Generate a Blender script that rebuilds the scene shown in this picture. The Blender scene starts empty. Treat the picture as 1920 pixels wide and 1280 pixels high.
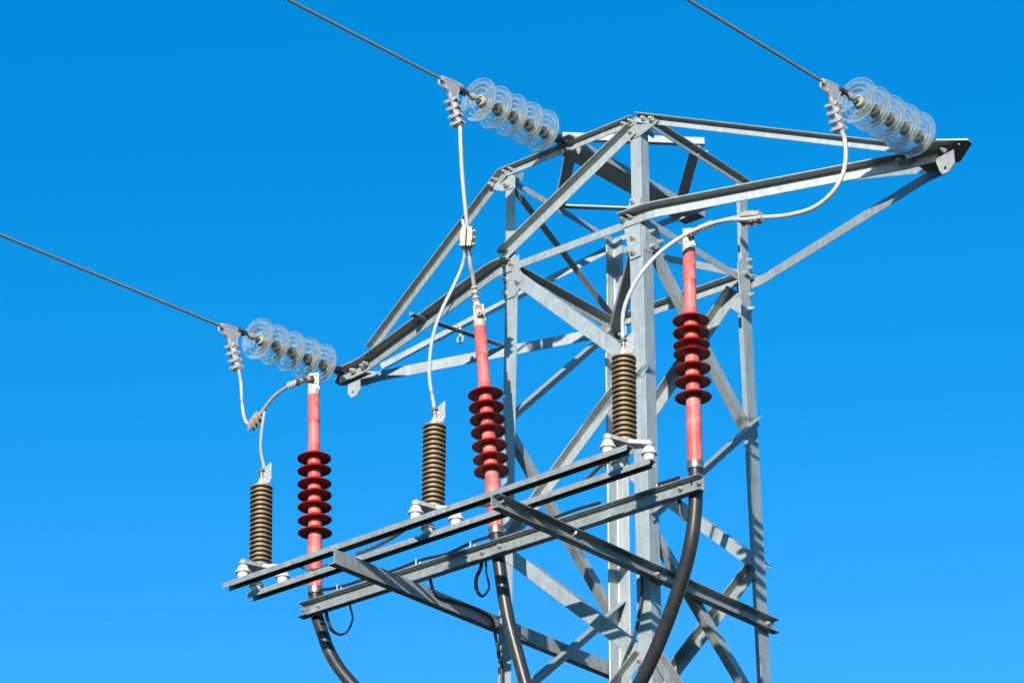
import bpy, math, random
from mathutils import Vector as V, Matrix, Quaternion
random.seed(7)
sc = bpy.context.scene
COL = sc.collection
R = math.radians

# ------------------------------------------------------------------ camera
cam_d = bpy.data.cameras.new('camera')
cam = bpy.data.objects.new('camera', cam_d)
COL.objects.link(cam)
cam_d.sensor_width = 36.0
cam_d.lens = 127.74
cam_d.clip_start = 0.1
cam_d.clip_end = 5000
CY, CP, CR = 0.70100706, 0.43386708, -0.00272428
fw = V((-math.sin(CY)*math.cos(CP), math.cos(CY)*math.cos(CP), math.sin(CP)))
rt = V((math.cos(CY), math.sin(CY), 0))
up = rt.cross(fw)
r2 = rt*math.cos(CR) + up*math.sin(CR)
u2 = -rt*math.sin(CR) + up*math.cos(CR)
m = Matrix((r2, u2, -fw)).transposed().to_4x4()
m.translation = V((11.6469035, -14.8368896, -9.1778768))
cam.matrix_world = m
sc.camera = cam

# ------------------------------------------------------------------ sun and sky
SUN_EL = R(14.5)
SUN_DIR = V((0.52, -1.0, 0)).normalized()*math.cos(SUN_EL) + V((0, 0, math.sin(SUN_EL)))   # towards the sun
sd = bpy.data.lights.new('sun', 'SUN')
sd.energy = 5.0
sd.angle = R(0.53)
sd.color = (1.0, 0.93, 0.83)
sun = bpy.data.objects.new('sun', sd)
sun.rotation_mode = 'QUATERNION'
sun.rotation_quaternion = SUN_DIR.to_track_quat('Z', 'Y')
sun.location = (6, -12, 6)
COL.objects.link(sun)

w = bpy.data.worlds.new('World')
sc.world = w
w.use_nodes = True
nt = w.node_tree
nt.nodes.clear()
out = nt.nodes.new('ShaderNodeOutputWorld')
bg = nt.nodes.new('ShaderNodeBackground')
sky = nt.nodes.new('ShaderNodeTexSky')
sky.sky_type = 'NISHITA'
sky.sun_disc = False
sky.sun_elevation = SUN_EL
sky.sun_rotation = math.atan2(SUN_DIR.x, SUN_DIR.y)
sky.altitude = 600
sky.air_density = 1.0
sky.dust_density = 0.0
sky.ozone_density = 3.0
hs = nt.nodes.new('ShaderNodeHueSaturation')
hs.inputs['Saturation'].default_value = 1.32
mulc = nt.nodes.new('ShaderNodeMix')
mulc.data_type = 'RGBA'
mulc.blend_type = 'MULTIPLY'
mulc.inputs[0].default_value = 1.0
mulc.inputs[7].default_value = (0.72, 0.99, 1.02, 1)
bg.inputs['Strength'].default_value = 0.15
nt.links.new(sky.outputs[0], hs.inputs['Color'])
nt.links.new(hs.outputs[0], mulc.inputs[6])
sep = nt.nodes.new('ShaderNodeSeparateColor'); com = nt.nodes.new('ShaderNodeCombineColor')
pw = nt.nodes.new('ShaderNodeMath'); pw.operation = 'POWER'; pw.inputs[1].default_value = 3.4
ml = nt.nodes.new('ShaderNodeMath'); ml.operation = 'MULTIPLY'; ml.inputs[1].default_value = 39.4
mn = nt.nodes.new('ShaderNodeMath'); mn.operation = 'MINIMUM'      # a deep, polarised blue: less red high up
nt.links.new(mulc.outputs[2], sep.inputs[0])
nt.links.new(sep.outputs[0], pw.inputs[0]); nt.links.new(pw.outputs[0], ml.inputs[0])
nt.links.new(ml.outputs[0], mn.inputs[0]); nt.links.new(sep.outputs[0], mn.inputs[1])
nt.links.new(mn.outputs[0], com.inputs[0]); nt.links.new(sep.outputs[1], com.inputs[1]); nt.links.new(sep.outputs[2], com.inputs[2])
nt.links.new(com.outputs[0], bg.inputs['Color'])
nt.links.new(bg.outputs[0], out.inputs[0])

sc.view_settings.view_transform = 'Standard'
sc.view_settings.look = 'None'
sc.view_settings.exposure = 0.5
sc.view_settings.gamma = 1.0
sc.view_settings.use_curve_mapping = False
sc.render.engine = 'CYCLES'
sc.cycles.max_bounces = 16
sc.cycles.transmission_bounces = 14
sc.cycles.transparent_max_bounces = 16
sc.cycles.glossy_bounces = 6
sc.cycles.caustics_refractive = True
sc.cycles.caustics_reflective = False

# ------------------------------------------------------------------ materials
def new_mat(name):
    mt = bpy.data.materials.new(name)
    mt.use_nodes = True
    return mt, mt.node_tree, mt.node_tree.nodes['Principled BSDF']

def mat(name, c1, c2=None, scale=30.0, rough=0.5, metal=0.0, bump=0.0, bscale=120.0, spots=None, stretch=None,
        coat=0.0, vary=0.0, rvar=0.0, spotthr=(0.62, 0.7), spotscale=9.0, spec=0.5, spangle=0.0):
    mt, n, b = new_mat(name)
    N, L = n.nodes, n.links
    c2 = c2 or c1
    tc = N.new('ShaderNodeTexCoord')
    mp = N.new('ShaderNodeMapping')
    L.new(tc.outputs['Object'], mp.inputs[0])
    if stretch: mp.inputs['Scale'].default_value = stretch
    nz = N.new('ShaderNodeTexNoise')
    nz.inputs['Scale'].default_value = scale
    nz.inputs['Detail'].default_value = 5
    nz.inputs['Roughness'].default_value = 0.65
    L.new(mp.outputs[0], nz.inputs['Vector'])
    rp = N.new('ShaderNodeValToRGB')
    rp.color_ramp.elements[0].position = 0.33
    rp.color_ramp.elements[1].position = 0.67
    rp.color_ramp.elements[0].color = (*c1, 1)
    rp.color_ramp.elements[1].color = (*c2, 1)
    L.new(nz.outputs['Fac'], rp.inputs[0])
    colr = rp.outputs[0]
    if spots:
        n2 = N.new('ShaderNodeTexNoise')
        n2.inputs['Scale'].default_value = spotscale
        n2.inputs['Detail'].default_value = 6
        L.new(tc.outputs['Object'], n2.inputs['Vector'])
        r3 = N.new('ShaderNodeValToRGB')
        r3.color_ramp.elements[0].position = spotthr[0]
        r3.color_ramp.elements[1].position = spotthr[1]
        L.new(n2.outputs['Fac'], r3.inputs[0])
        mx = N.new('ShaderNodeMix'); mx.data_type = 'RGBA'
        L.new(r3.outputs[0], mx.inputs[0])
        L.new(colr, mx.inputs[6])
        mx.inputs[7].default_value = (*spots, 1)
        colr = mx.outputs[2]
    if spangle:
        vo = N.new('ShaderNodeTexVoronoi'); vo.inputs['Scale'].default_value = 55
        L.new(tc.outputs['Object'], vo.inputs['Vector'])
        sv = N.new('ShaderNodeSeparateColor'); L.new(vo.outputs['Color'], sv.inputs[0])
        m5 = N.new('ShaderNodeMapRange'); m5.inputs['To Min'].default_value = 1-spangle; m5.inputs['To Max'].default_value = 1+spangle
        L.new(sv.outputs[0], m5.inputs['Value'])
        x5 = N.new('ShaderNodeMix'); x5.data_type = 'RGBA'; x5.blend_type = 'MULTIPLY'; x5.inputs[0].default_value = 1
        L.new(colr, x5.inputs[6]); L.new(m5.outputs[0], x5.inputs[7]); colr = x5.outputs[2]
        # run-off streaks and a little rust, both following noise stretched along the vertical
        mp2 = N.new('ShaderNodeMapping'); mp2.inputs['Scale'].default_value = (38, 38, 5)
        L.new(tc.outputs['Object'], mp2.inputs[0])
        n6 = N.new('ShaderNodeTexNoise'); n6.inputs['Scale'].default_value = 1.0; n6.inputs['Detail'].default_value = 3
        L.new(mp2.outputs[0], n6.inputs['Vector'])
        m6 = N.new('ShaderNodeMapRange'); m6.inputs['From Min'].default_value = .35; m6.inputs['From Max'].default_value = .7
        m6.inputs['To Min'].default_value = 1.07; m6.inputs['To Max'].default_value = 0.86
        L.new(n6.outputs['Fac'], m6.inputs['Value'])
        x6 = N.new('ShaderNodeMix'); x6.data_type = 'RGBA'; x6.blend_type = 'MULTIPLY'; x6.inputs[0].default_value = 1
        L.new(colr, x6.inputs[6]); L.new(m6.outputs[0], x6.inputs[7]); colr = x6.outputs[2]
        n7 = N.new('ShaderNodeTexNoise'); n7.inputs['Scale'].default_value = 6.5; n7.inputs['Detail'].default_value = 7
        L.new(tc.outputs['Object'], n7.inputs['Vector'])
        r7 = N.new('ShaderNodeMapRange'); r7.inputs['From Min'].default_value = .69; r7.inputs['From Max'].default_value = .78; r7.inputs['To Max'].default_value = .7
        L.new(n7.outputs['Fac'], r7.inputs['Value'])
        x7 = N.new('ShaderNodeMix'); x7.data_type = 'RGBA'; x7.inputs[7].default_value = (0.30, 0.15, 0.06, 1)
        L.new(r7.outputs[0], x7.inputs[0]); L.new(colr, x7.inputs[6]); colr = x7.outputs[2]
    if vary:
        oi = N.new('ShaderNodeObjectInfo')
        mr = N.new('ShaderNodeMapRange')
        mr.inputs['To Min'].default_value = 1 - vary
        mr.inputs['To Max'].default_value = 1 + vary
        L.new(oi.outputs['Random'], mr.inputs['Value'])
        vm = N.new('ShaderNodeMix'); vm.data_type = 'RGBA'; vm.blend_type = 'MULTIPLY'
        vm.inputs[0].default_value = 1
        L.new(colr, vm.inputs[6])
        L.new(mr.outputs[0], vm.inputs[7])
        colr = vm.outputs[2]
    L.new(colr, b.inputs['Base Color'])
    b.inputs['Metallic'].default_value = metal
    b.inputs['Roughness'].default_value = rough
    b.inputs['Specular IOR Level'].default_value = spec
    if coat: b.inputs['Coat Weight'].default_value = coat; b.inputs['Coat Roughness'].default_value = 0.15
    if rvar:
        mr2 = N.new('ShaderNodeMapRange')
        mr2.inputs['To Min'].default_value = rough - rvar
        mr2.inputs['To Max'].default_value = rough + rvar
        L.new(nz.outputs['Fac'], mr2.inputs['Value'])
        L.new(mr2.outputs[0], b.inputs['Roughness'])
    if bump:
        n3 = N.new('ShaderNodeTexNoise')
        n3.inputs['Scale'].default_value = bscale
        n3.inputs['Detail'].default_value = 4
        L.new(tc.outputs['Object'], n3.inputs['Vector'])
        bp = N.new('ShaderNodeBump')
        bp.inputs['Strength'].default_value = bump
        bp.inputs['Distance'].default_value = 0.002
        L.new(n3.outputs['Fac'], bp.inputs['Height'])
        L.new(bp.outputs[0], b.inputs['Normal'])
    return mt

STEEL = mat('galvanised_steel', (0.325, 0.365, 0.375), (0.37, 0.415, 0.425), 22, 0.5, 0.25, 0.25, 160,
            spots=(0.43, 0.47, 0.47), spotthr=(0.55, 0.85), spotscale=7, vary=0.10, rvar=0.1, spangle=0.05)
STEEL2 = mat('weathered_beam_steel', (0.24, 0.265, 0.27), (0.32, 0.35, 0.352), 16, 0.5, 0.3, 0.3, 160,
             spots=(0.38, 0.41, 0.41), spotthr=(0.58, 0.75), spotscale=11, vary=0.05, rvar=0.1, spangle=0.08)
WARMST = mat('bolt_steel', (0.36, 0.36, 0.34), (0.50, 0.50, 0.47), 60, 0.45, 0.3, vary=0.15)
RUSTY = mat('rusty_bolt', (0.30, 0.10, 0.05), (0.5, 0.45, 0.4), 90, 0.7, 0.1)
DARKST = mat('dark_forged_steel', (0.07, 0.065, 0.06), (0.14, 0.13, 0.12), 60, 0.5, 0.5)
CAPM = mat('cap_iron', (0.17, 0.165, 0.15), (0.28, 0.27, 0.24), 50, 0.5, 0.4)
CEMENT = mat('cement_ring', (0.34, 0.33, 0.28), (0.46, 0.44, 0.37), 60, 0.7)
ALU = mat('cast_aluminium', (0.40, 0.375, 0.375), (0.62, 0.59, 0.58), 40, 0.36, 0.35, 0.2, 150)
CONN = mat('beige_connector', (0.34, 0.29, 0.23), (0.48, 0.42, 0.34), 50, 0.55, 0.15, 0.2)
STRAND = mat('weathered_conductor', (0.24, 0.21, 0.19), (0.36, 0.33, 0.30), 200, 0.55, 0.3, 0.3, 300)
WHITEC = mat('bright_jumper', (0.44, 0.41, 0.375), (0.60, 0.565, 0.52), 35, 0.5, 0.15, 0.3, 200)
WHITEC2 = mat('pale_grey_jumper', (0.40, 0.43, 0.47), (0.54, 0.57, 0.60), 35, 0.45, 0.1)
GREYC = mat('grey_jumper', (0.30, 0.26, 0.22), (0.42, 0.37, 0.33), 60, 0.55, 0.2, 0.2, 200)
RED = mat('red_silicone', (0.56, 0.075, 0.066), (0.62, 0.125, 0.110), 9, 0.48, bump=0.2, bscale=60,
          spots=(0.64, 0.36, 0.33), spotthr=(0.50, 0.78), spotscale=9, vary=0.03)
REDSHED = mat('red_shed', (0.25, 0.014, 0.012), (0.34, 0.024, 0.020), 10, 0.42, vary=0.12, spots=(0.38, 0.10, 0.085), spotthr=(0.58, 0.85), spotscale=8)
REDT = mat('red_sleeve', (0.66, 0.13, 0.115), (0.74, 0.19, 0.17), 10, 0.4, bump=0.12, bscale=50,
           spots=(0.62, 0.07, 0.06), spotthr=(0.5, 0.75), spotscale=8, vary=0.03)
CREAM = mat('cream_lug', (0.39, 0.36, 0.30), (0.48, 0.445, 0.38), 30, 0.55, 0.05)
COPPER = mat('tarnished_copper', (0.075, 0.038, 0.027), (0.13, 0.065, 0.045), 60, 0.5, 0.4)
COLLAR = mat('steel_collar', (0.30, 0.25, 0.19), (0.40, 0.34, 0.27), 30, 0.32, 0.85)
BROWN = mat('olive_brown_housing', (0.185, 0.125, 0.067), (0.25, 0.178, 0.105), 20, 0.5, vary=0.1)
BROWNC = mat('tan_housing_core', (0.30, 0.235, 0.155), (0.40, 0.32, 0.22), 30, 0.5)
WHITEP = mat('white_porcelain', (0.58, 0.575, 0.56), (0.66, 0.655, 0.64), 20, 0.25)
BRACK = mat('pale_aluminium_bracket', (0.40, 0.39, 0.37), (0.50, 0.49, 0.47), 25, 0.45, 0.2)
BLACK = mat('black_sheath', (0.016, 0.017, 0.020), (0.034, 0.033, 0.034), 10, 0.38, 0.0, 0.25, 40,
            spots=(0.048, 0.045, 0.044), spotthr=(0.55, 0.8), spotscale=6)
BLACKT = mat('black_tape', (0.012, 0.012, 0.015), (0.025, 0.025, 0.03), 50, 0.45)
BRAID = mat('grey_braid', (0.12, 0.10, 0.09), (0.3, 0.27, 0.25), 200, 0.6, 0.3)
PAINT = mat('zinc_paint', (0.8, 0.8, 0.8), None, 20, 0.6)
SOIL = mat('dry_grassland', (0.024, 0.018, 0.011), (0.045, 0.034, 0.021), 0.05, 0.95, bump=0.6, bscale=3)
CONC = mat('concrete', (0.32, 0.30, 0.27), (0.42, 0.40, 0.36), 6, 0.9)
GLASS, gn, gb = new_mat('toughened_glass')
gb.inputs['Base Color'].default_value = (0.99, 1.0, 0.995, 1)
gb.inputs['Roughness'].default_value = 0.02
gb.inputs['IOR'].default_value = 1.42
gb.inputs['Transmission Weight'].default_value = 1.0
_df = gn.nodes.new('ShaderNodeBsdfTranslucent'); _df.inputs['Color'].default_value = (0.86, 0.95, 0.92, 1)
_dd = gn.nodes.new('ShaderNodeBsdfDiffuse'); _dd.inputs['Color'].default_value = (0.86, 0.93, 0.90, 1)
_m1 = gn.nodes.new('ShaderNodeMixShader'); _m1.inputs[0].default_value = 0.6
_m2 = gn.nodes.new('ShaderNodeMixShader'); _m2.inputs[0].default_value = 0.12      # whitish diffuse share, imitates sunlit glints and reflections in the glass
gn.links.new(_df.outputs[0], _m1.inputs[1]); gn.links.new(_dd.outputs[0], _m1.inputs[2])
_tp = gn.nodes.new('ShaderNodeBsdfTransparent'); _tp.inputs['Color'].default_value = (0.95, 0.99, 0.98, 1)
_m3 = gn.nodes.new('ShaderNodeMixShader'); _m3.inputs[0].default_value = 0.22      # thin clear glass: part of the light goes straight through
gn.links.new(gb.outputs[0], _m3.inputs[1]); gn.links.new(_tp.outputs[0], _m3.inputs[2])
gn.links.new(_m3.outputs[0], _m2.inputs[1]); gn.links.new(_m1.outputs[0], _m2.inputs[2])
gn.links.new(_m2.outputs[0], gn.nodes['Material Output'].inputs['Surface'])

# ------------------------------------------------------------------ helpers
class MB:
    def __init__(s): s.v = []; s.f = []; s.sm = []
    def add(s, vs, fs, smooth=False):
        o = len(s.v)
        s.v += [tuple(x) for x in vs]
        s.f += [tuple(i+o for i in f) for f in fs]
        s.sm += [smooth]*len(fs)
        return s

def link(o, parent=None):
    COL.objects.link(o)
    if parent is not None: o.parent = parent
    return o

def mesh_of(mb, name, mt, ang=35):
    me = bpy.data.meshes.new(name)
    me.from_pydata(mb.v, [], mb.f)
    me.polygons.foreach_set('use_smooth', mb.sm)
    me.materials.append(mt)
    me.update()
    if any(mb.sm): me.set_sharp_from_angle(angle=R(ang))
    return me

def obj(name, mb, mt, parent=None, label=None):
    """link a mesh builder as one object, its origin moved to the middle of its vertices"""
    c = V((0, 0, 0))
    for v in mb.v: c += V(v)
    c /= len(mb.v)
    mb.v = [tuple(V(v)-c) for v in mb.v]
    o = bpy.data.objects.new(name, mesh_of(mb, name, mt))
    o.location = c
    link(o, parent)
    if parent is not None:
        o.location = c - (parent.location if parent.parent is None else parent.location + parent.parent.location)
    if label: o['label'] = label
    return o

def thing(name, label, cat, loc=(0, 0, 0), group=None):
    o = bpy.data.objects.new(name, None)
    o.empty_display_size = 0.1
    o.location = loc
    COL.objects.link(o)
    tag(o, label, cat, group)
    return o

def tag(o, label, cat, group=None):
    o['label'] = label; o['category'] = cat
    if group: o['group'] = group
    return o

def dup(o, parent=None):
    c = o.copy(); COL.objects.link(c)
    c.parent = parent
    for ch in list(o.children): dup(ch, c)
    return c

def sweep(pts, frames, prof, caps=True, mb=None, smooth=False):
    """frames: (n1, n2) per point; prof: closed 2-D outline"""
    mb = mb or MB()
    n = len(prof)
    vs = []
    for p, (a, b) in zip(pts, frames):
        for x, y in prof: vs.append(p + a*x + b*y)
    fs = []
    for k in range(len(pts)-1):
        for i in range(n):
            j = (i+1) % n
            fs.append((k*n+i, k*n+j, (k+1)*n+j, (k+1)*n+i))
    if caps:
        fs.append(tuple(range(n-1, -1, -1)))
        fs.append(tuple((len(pts)-1)*n+i for i in range(n)))
    # outward winding
    a, b = frames[0]
    d = (pts[1]-pts[0])
    area = sum(prof[i][0]*prof[(i+1) % n][1]-prof[(i+1) % n][0]*prof[i][1] for i in range(n))
    if a.cross(b).dot(d)*area > 0: pass
    else: fs = [tuple(reversed(f)) for f in fs]
    return mb.add(vs, fs, smooth)

def lprof(w1, w2, t):
    e = 0.0012
    r = t*0.9
    return [(e, 0), (w1-e*.5, 0), (w1, e*.5), (w1, t*.55), (w1-t*.4, t), (t+r, t), (t+r*.3, t+r*.3), (t, t+r),
            (t, w2-t*.4), (t*.55, w2), (e*.5, w2), (0, w2-e*.5), (0, e)]

def cprof(h, w, t):
    """channel: web along x (0..h), flanges along y (0..w)"""
    return [(0, 0), (h, 0), (h, w), (h-t*.7, w), (h-t*1.3, t*1.6), (h-t*1.9, t), (t*1.9, t), (t*1.3, t*1.6), (t*.7, w), (0, w)]

def ortho(n, d):
    n = V(n); d = V(d).normalized()
    return (n - d*n.dot(d)).normalized()

def angle_bar(name, p, q, n1, n2, w1, w2=None, t=0.006, parent=None, mt=None):
    p, q = V(p), V(q); d = q-p
    n1 = ortho(n1, d); n2 = ortho(V(n2)-n1*V(n2).dot(n1), d)
    return obj(name, sweep([p, q], [(n1, n2)]*2, lprof(w1, w2 or w1, t)), mt or STEEL, parent)

def channel(name, p, q, n1, n2, h, w, t=0.006, parent=None, mt=None):
    p, q = V(p), V(q); d = q-p
    n1 = ortho(n1, d); n2 = ortho(V(n2)-n1*V(n2).dot(n1), d)
    return obj(name, sweep([p, q], [(n1, n2)]*2, cprof(h, w, t)), mt or STEEL, parent)

def catmull(pts, k=8):
    pts = [V(p) for p in pts]
    P = [pts[0]*2-pts[1]] + pts + [pts[-1]*2-pts[-2]]
    res = []
    for i in range(1, len(P)-2):
        a, b, c, d = P[i-1:i+3]
        for s in range(k):
            t = s/k
            res.append(0.5*((2*b)+(c-a)*t+(2*a-5*b+4*c-d)*t*t+(3*b-a-3*c+d)*t**3))
    res.append(pts[-1])
    return res

def tube(pts, r, n=12, mb=None, k=8, smooth_path=True, flat=None):
    """round tube; r is a number or a function of 0..1"""
    P = catmull(pts, k) if smooth_path else [V(p) for p in pts]
    d0 = (P[1]-P[0]).normalized()
    a = d0.orthogonal().normalized()
    mb = mb or MB()
    vs = []; fs = []
    prev = d0
    for i, p in enumerate(P):
        d = (P[min(i+1, len(P)-1)]-P[max(i-1, 0)]).normalized()
        q = prev.rotation_difference(d)
        a = (q @ a); a = (a - d*a.dot(d)).normalized(); prev = d
        b = d.cross(a)
        rr = r(i/(len(P)-1)) if callable(r) else r
        for j in range(n):
            th = 2*math.pi*j/n
            vs.append(p + (a*math.cos(th) + b*math.sin(th)*(flat or 1))*rr)
    for i in range(len(P)-1):
        for j in range(n):
            j2 = (j+1) % n
            fs.append((i*n+j, i*n+j2, (i+1)*n+j2, (i+1)*n+j))
    mb.add(vs, fs, True)
    o = len(mb.v)-len(vs)
    mb.f += [tuple(o+j for j in range(n-1, -1, -1)), tuple(o+(len(P)-1)*n+j for j in range(n))]
    mb.sm += [False, False]
    return mb

def lathe(prof, n=32, mb=None, M=None, closed=False):
    """prof: list of (r, z); axis z"""
    mb = mb or MB()
    M = M or Matrix.Identity(4)
    vs = []; fs = []; k = len(prof)
    for r, z in prof:
        for j in range(n):
            th = 2*math.pi*j/n
            vs.append(M @ V((r*math.cos(th), r*math.sin(th), z)))
    for i in range(k if closed else k-1):
        i2 = (i+1) % k
        for j in range(n):
            j2 = (j+1) % n
            fs.append((i*n+j, i*n+j2, i2*n+j2, i2*n+j))
    if not closed:
        fs.append(tuple((k-1)*n+j for j in range(n)))
        fs.append(tuple(range(n-1, -1, -1)))
    if (prof[-1][1] < prof[0][1]) if not closed else (sum(prof[i][0]*prof[(i+1) % k][1]-prof[(i+1) % k][0]*prof[i][1] for i in range(k)) < 0):
        fs = [tuple(reversed(f)) for f in fs]
    return mb.add(vs, fs, True)

def box(c, s, mb=None, M=None):
    mb = mb or MB()
    M = M or Matrix.Identity(4)
    c = V(c)
    vs = [M @ (c + V((x*s[0]/2, y*s[1]/2, z*s[2]/2))) for x in (-1, 1) for y in (-1, 1) for z in (-1, 1)]
    return mb.add(vs, [(0, 1, 3, 2), (4, 6, 7, 5), (0, 4, 5, 1), (2, 3, 7, 6), (0, 2, 6, 4), (1, 5, 7, 3)])

def plate(name, pts, normal, t, off, mt, parent=None, holes=(), hr=0.008, label=None):
    """flat plate from its outline (3-D points near one plane), with real round holes; it stands off..off+t along normal"""
    N = V(normal).normalized()
    P = [V(p) for p in pts]
    o = P[0]
    a = (P[1]-P[0]); a = (a-N*a.dot(N)).normalized(); b = N.cross(a)
    cu = bpy.data.curves.new(name, 'CURVE')
    cu.dimensions = '2D'; cu.fill_mode = 'BOTH'
    cu.extrude = t/2 - 0.0006
    cu.bevel_depth = 0.0006; cu.bevel_resolution = 0
    def spl(q):
        s = cu.splines.new('POLY'); s.points.add(len(q)-1); s.use_cyclic_u = True
        for i, (x, y) in enumerate(q): s.points[i].co = (x, y, 0, 1)
    spl([((p-o).dot(a), (p-o).dot(b)) for p in P])
    for h in holes:
        h = V(h); cx, cy = (h-o).dot(a), (h-o).dot(b)
        spl([(cx+hr*math.cos(k*math.pi/5), cy+hr*math.sin(k*math.pi/5)) for k in range(10)])
    tmp = bpy.data.objects.new('tmp', cu)
    me = bpy.data.meshes.new_from_object(tmp)
    bpy.data.objects.remove(tmp); bpy.data.curves.remove(cu)
    me.materials.clear(); me.materials.append(mt)
    for pl in me.polygons: pl.use_smooth = False
    M = Matrix((a, b, N)).transposed().to_4x4()
    M.translation = o + N*(off+t/2)
    if parent is not None: M.translation -= parent.location if parent.parent is None else parent.location + parent.parent.location
    me.name = name
    ob = bpy.data.objects.new(name, me)
    ob.matrix_local = M
    link(ob, parent)
    ob.matrix_basis = M
    if label: ob['label'] = label
    return ob

def wpos(o):
    p = V((0, 0, 0))
    while o is not None: p += o.location; o = o.parent
    return p

# a hexagonal nut with washer and threaded end, axis z, one shared mesh
def bolt_mesh(name, r, mt, tail=0.014):
    mb = MB()
    lathe([(r*1.25, 0), (r*1.25, r*.22)], 16, mb)
    hexa = [(r*math.cos(k*math.pi/3), r*math.sin(k*math.pi/3)) for k in range(6)]
    vs = [(x, y, z) for z in (r*.22, r*1.05) for x, y in hexa]
    mb.add(vs, [(i, (i+1) % 6, (i+1) % 6+6, i+6) for i in range(6)] + [tuple(range(6, 12))])
    lathe([(r*.55, r*1.05), (r*.55, r*1.05+tail*.85), (r*.42, r*1.05+tail)], 10, mb)
    return mesh_of(mb, name, mt)
BOLT = bolt_mesh('bolt', 0.0150, WARMST)
BOLTS = bolt_mesh('small_bolt', 0.010, WARMST, 0.010)
BOLTL = bolt_mesh('low_bolt', 0.009, WARMST, 0.002)
BOLTR = bolt_mesh('rusty_bolt', 0.008, RUSTY, 0.02)

def bolt(p, normal, parent, me=None, off=0.0):
    o = bpy.data.objects.new('bolt', me or BOLT)
    nrm = V(normal).normalized()
    o.rotation_mode = 'QUATERNION'
    o.rotation_quaternion = nrm.to_track_quat('Z', 'Y') @ Quaternion((0, 0, 1), random.uniform(0, 1))
    o.location = V(p) + nrm*off - (wpos(parent) if parent else V((0, 0, 0)))
    return link(o, parent)

# ================================================================== GROUND
GZ = -10.78
g = MB()
S = 3000
g.add([(-S, -S, GZ), (S, -S, GZ), (S, S, GZ), (-S, S, GZ)], [(0, 1, 2, 3)])
go = obj('ground', g, SOIL)
go['kind'] = 'structure'

# ================================================================== TOWER
tower = thing('lattice_tower', 'galvanised steel lattice tower with two side crossarms and a cable platform', 'pylon', (0, 0, GZ))
TP = 0.0132
FN = {'FL': V((0, -1, 0)), 'FR': V((1, 0, 0)), 'LB': V((-1, 0, 0)), 'RB': V((0, 1, 0))}
CORN = {'front': (1, -1), 'left': (-1, -1), 'right': (1, 1), 'back': (-1, 1)}

# legs: a slim angle in the head, a heavier one in the body, with 2 pieces each
for nm, (sx, sy) in CORN.items():
    top = 0.54 if nm == 'back' else 0.63
    n1, n2 = V((-sx, 0, 0)), V((0, -sy, 0))
    lg = angle_bar('leg', (sx*.5, sy*.5, -0.06), (sx*.5, sy*.5, top), n1, n2, 0.072, 0.072, 0.007, tower)
    body = angle_bar('leg', (sx*(.5+TP*(-GZ)), sy*(.5+TP*(-GZ)), GZ+.05), (sx*.5005, sy*.5005, -0.0), n1, n2, 0.092, 0.092, 0.009, tower)
    ft = MB(); lathe([(0.28, 0), (0.28, .12), (0.24, .16)], 4, ft, Matrix.Translation((sx*.64, sy*.64, GZ)) @ Matrix.Rotation(R(45), 4, 'Z'))
    obj('footing', ft, CONC, tower)

_n = [0]
def member(face, A, B, w, heel='up', outw=1, t=0.0055, w2=None, name='brace', parent=None, mt=None):
    """angle bar bolted to one face of the tower; A, B run along its lower edge"""
    N = FN[face]; A, B = V(A), V(B)
    if A.z < -0.05 and B.z < -0.05: N = (N + V((0, 0, TP))).normalized()
    d = (B-A).normalized()
    u = N.cross(d).normalized()
    if u.z < 0: u = -u
    _n[0] += 1
    e = (_n[0] % 5)*0.0009
    P, Q, n1 = (A+u*w, B+u*w, -u) if heel == 'up' else (A, B, u)
    if outw == 1: off, n2 = 0.0068+e, N
    elif outw == -1: off, n2 = -(0.0102+e), -N
    else:
        off = 0.0008+e*.3
        mb = sweep([P+N*off, Q+N*off], [(n1, N)]*2, [(0, 0), (w, 0), (w, t*.6), (w-t*.4, t), (.001, t), (0, t*.8)])
        L = (Q-P)
        sweep([P+L*.14-N*0.0101, Q-L*.14-N*0.0101], [(n1, -N)]*2, lprof(0.02, (w2 or w)-.01, t), mb=mb)
        sweep([P+L*.14+N*off, Q-L*.14+N*off], [(n1, -N)]*2, [(0, 0), (.006, 0), (.006, .0113+off), (0, .0113+off)], mb=mb)
        return obj(name, mb, mt or STEEL, parent or tower)
    return obj(name, sweep([P+N*off, Q+N*off], [(n1, n2)]*2, lprof(w, w2 or w, t)), mt or STEEL, parent or tower)

# ---- head, top ring and its bracing
member('FL', (-0.511,-0.500,0.575), (0.468,-0.500,0.585), 0.045, name='horizontal_brace')
member('FR', (0.500,-0.443,0.591), (0.500,0.496,0.550), 0.042, name='horizontal_brace')
member('LB', (-0.500,-0.489,0.565), (-0.500,0.501,0.534), 0.042, name='horizontal_brace')
member('RB', (0.501,0.500,0.534), (-0.507,0.500,0.525), 0.042, name='horizontal_brace')
dg = member('FL', (-0.492,-0.500,0.030), (0.482,-0.500,0.522), 0.058, name='diagonal_brace')
dg.location += V((0, -0.008, 0))
member('LB', (-0.500,-0.465,0.505), (-0.500,0.464,-0.003), 0.045, 'down', -1, name='diagonal_brace')
member('RB', (-0.500,0.500,0.480), (0.488,0.500,-0.016), 0.042, name='diagonal_brace')
# ---- head, lower ring
member('FL', (-0.460,-0.501,-0.045), (0.508,-0.501,-0.047), 0.048, 'up', -2, w2=.03, name='horizontal_brace')
member('FR', (0.500,-0.480,-0.023), (0.501,0.460,-0.062), 0.048, 'up', -1, name='horizontal_brace')
member('LB', (-0.501,-0.471,-0.042), (-0.501,0.489,-0.064), 0.055, 'up', -1, name='horizontal_brace')
member('RB', (0.479,0.501,-0.047), (-0.510,0.501,-0.043), 0.055, 'up', -1, name='horizontal_brace')
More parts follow.
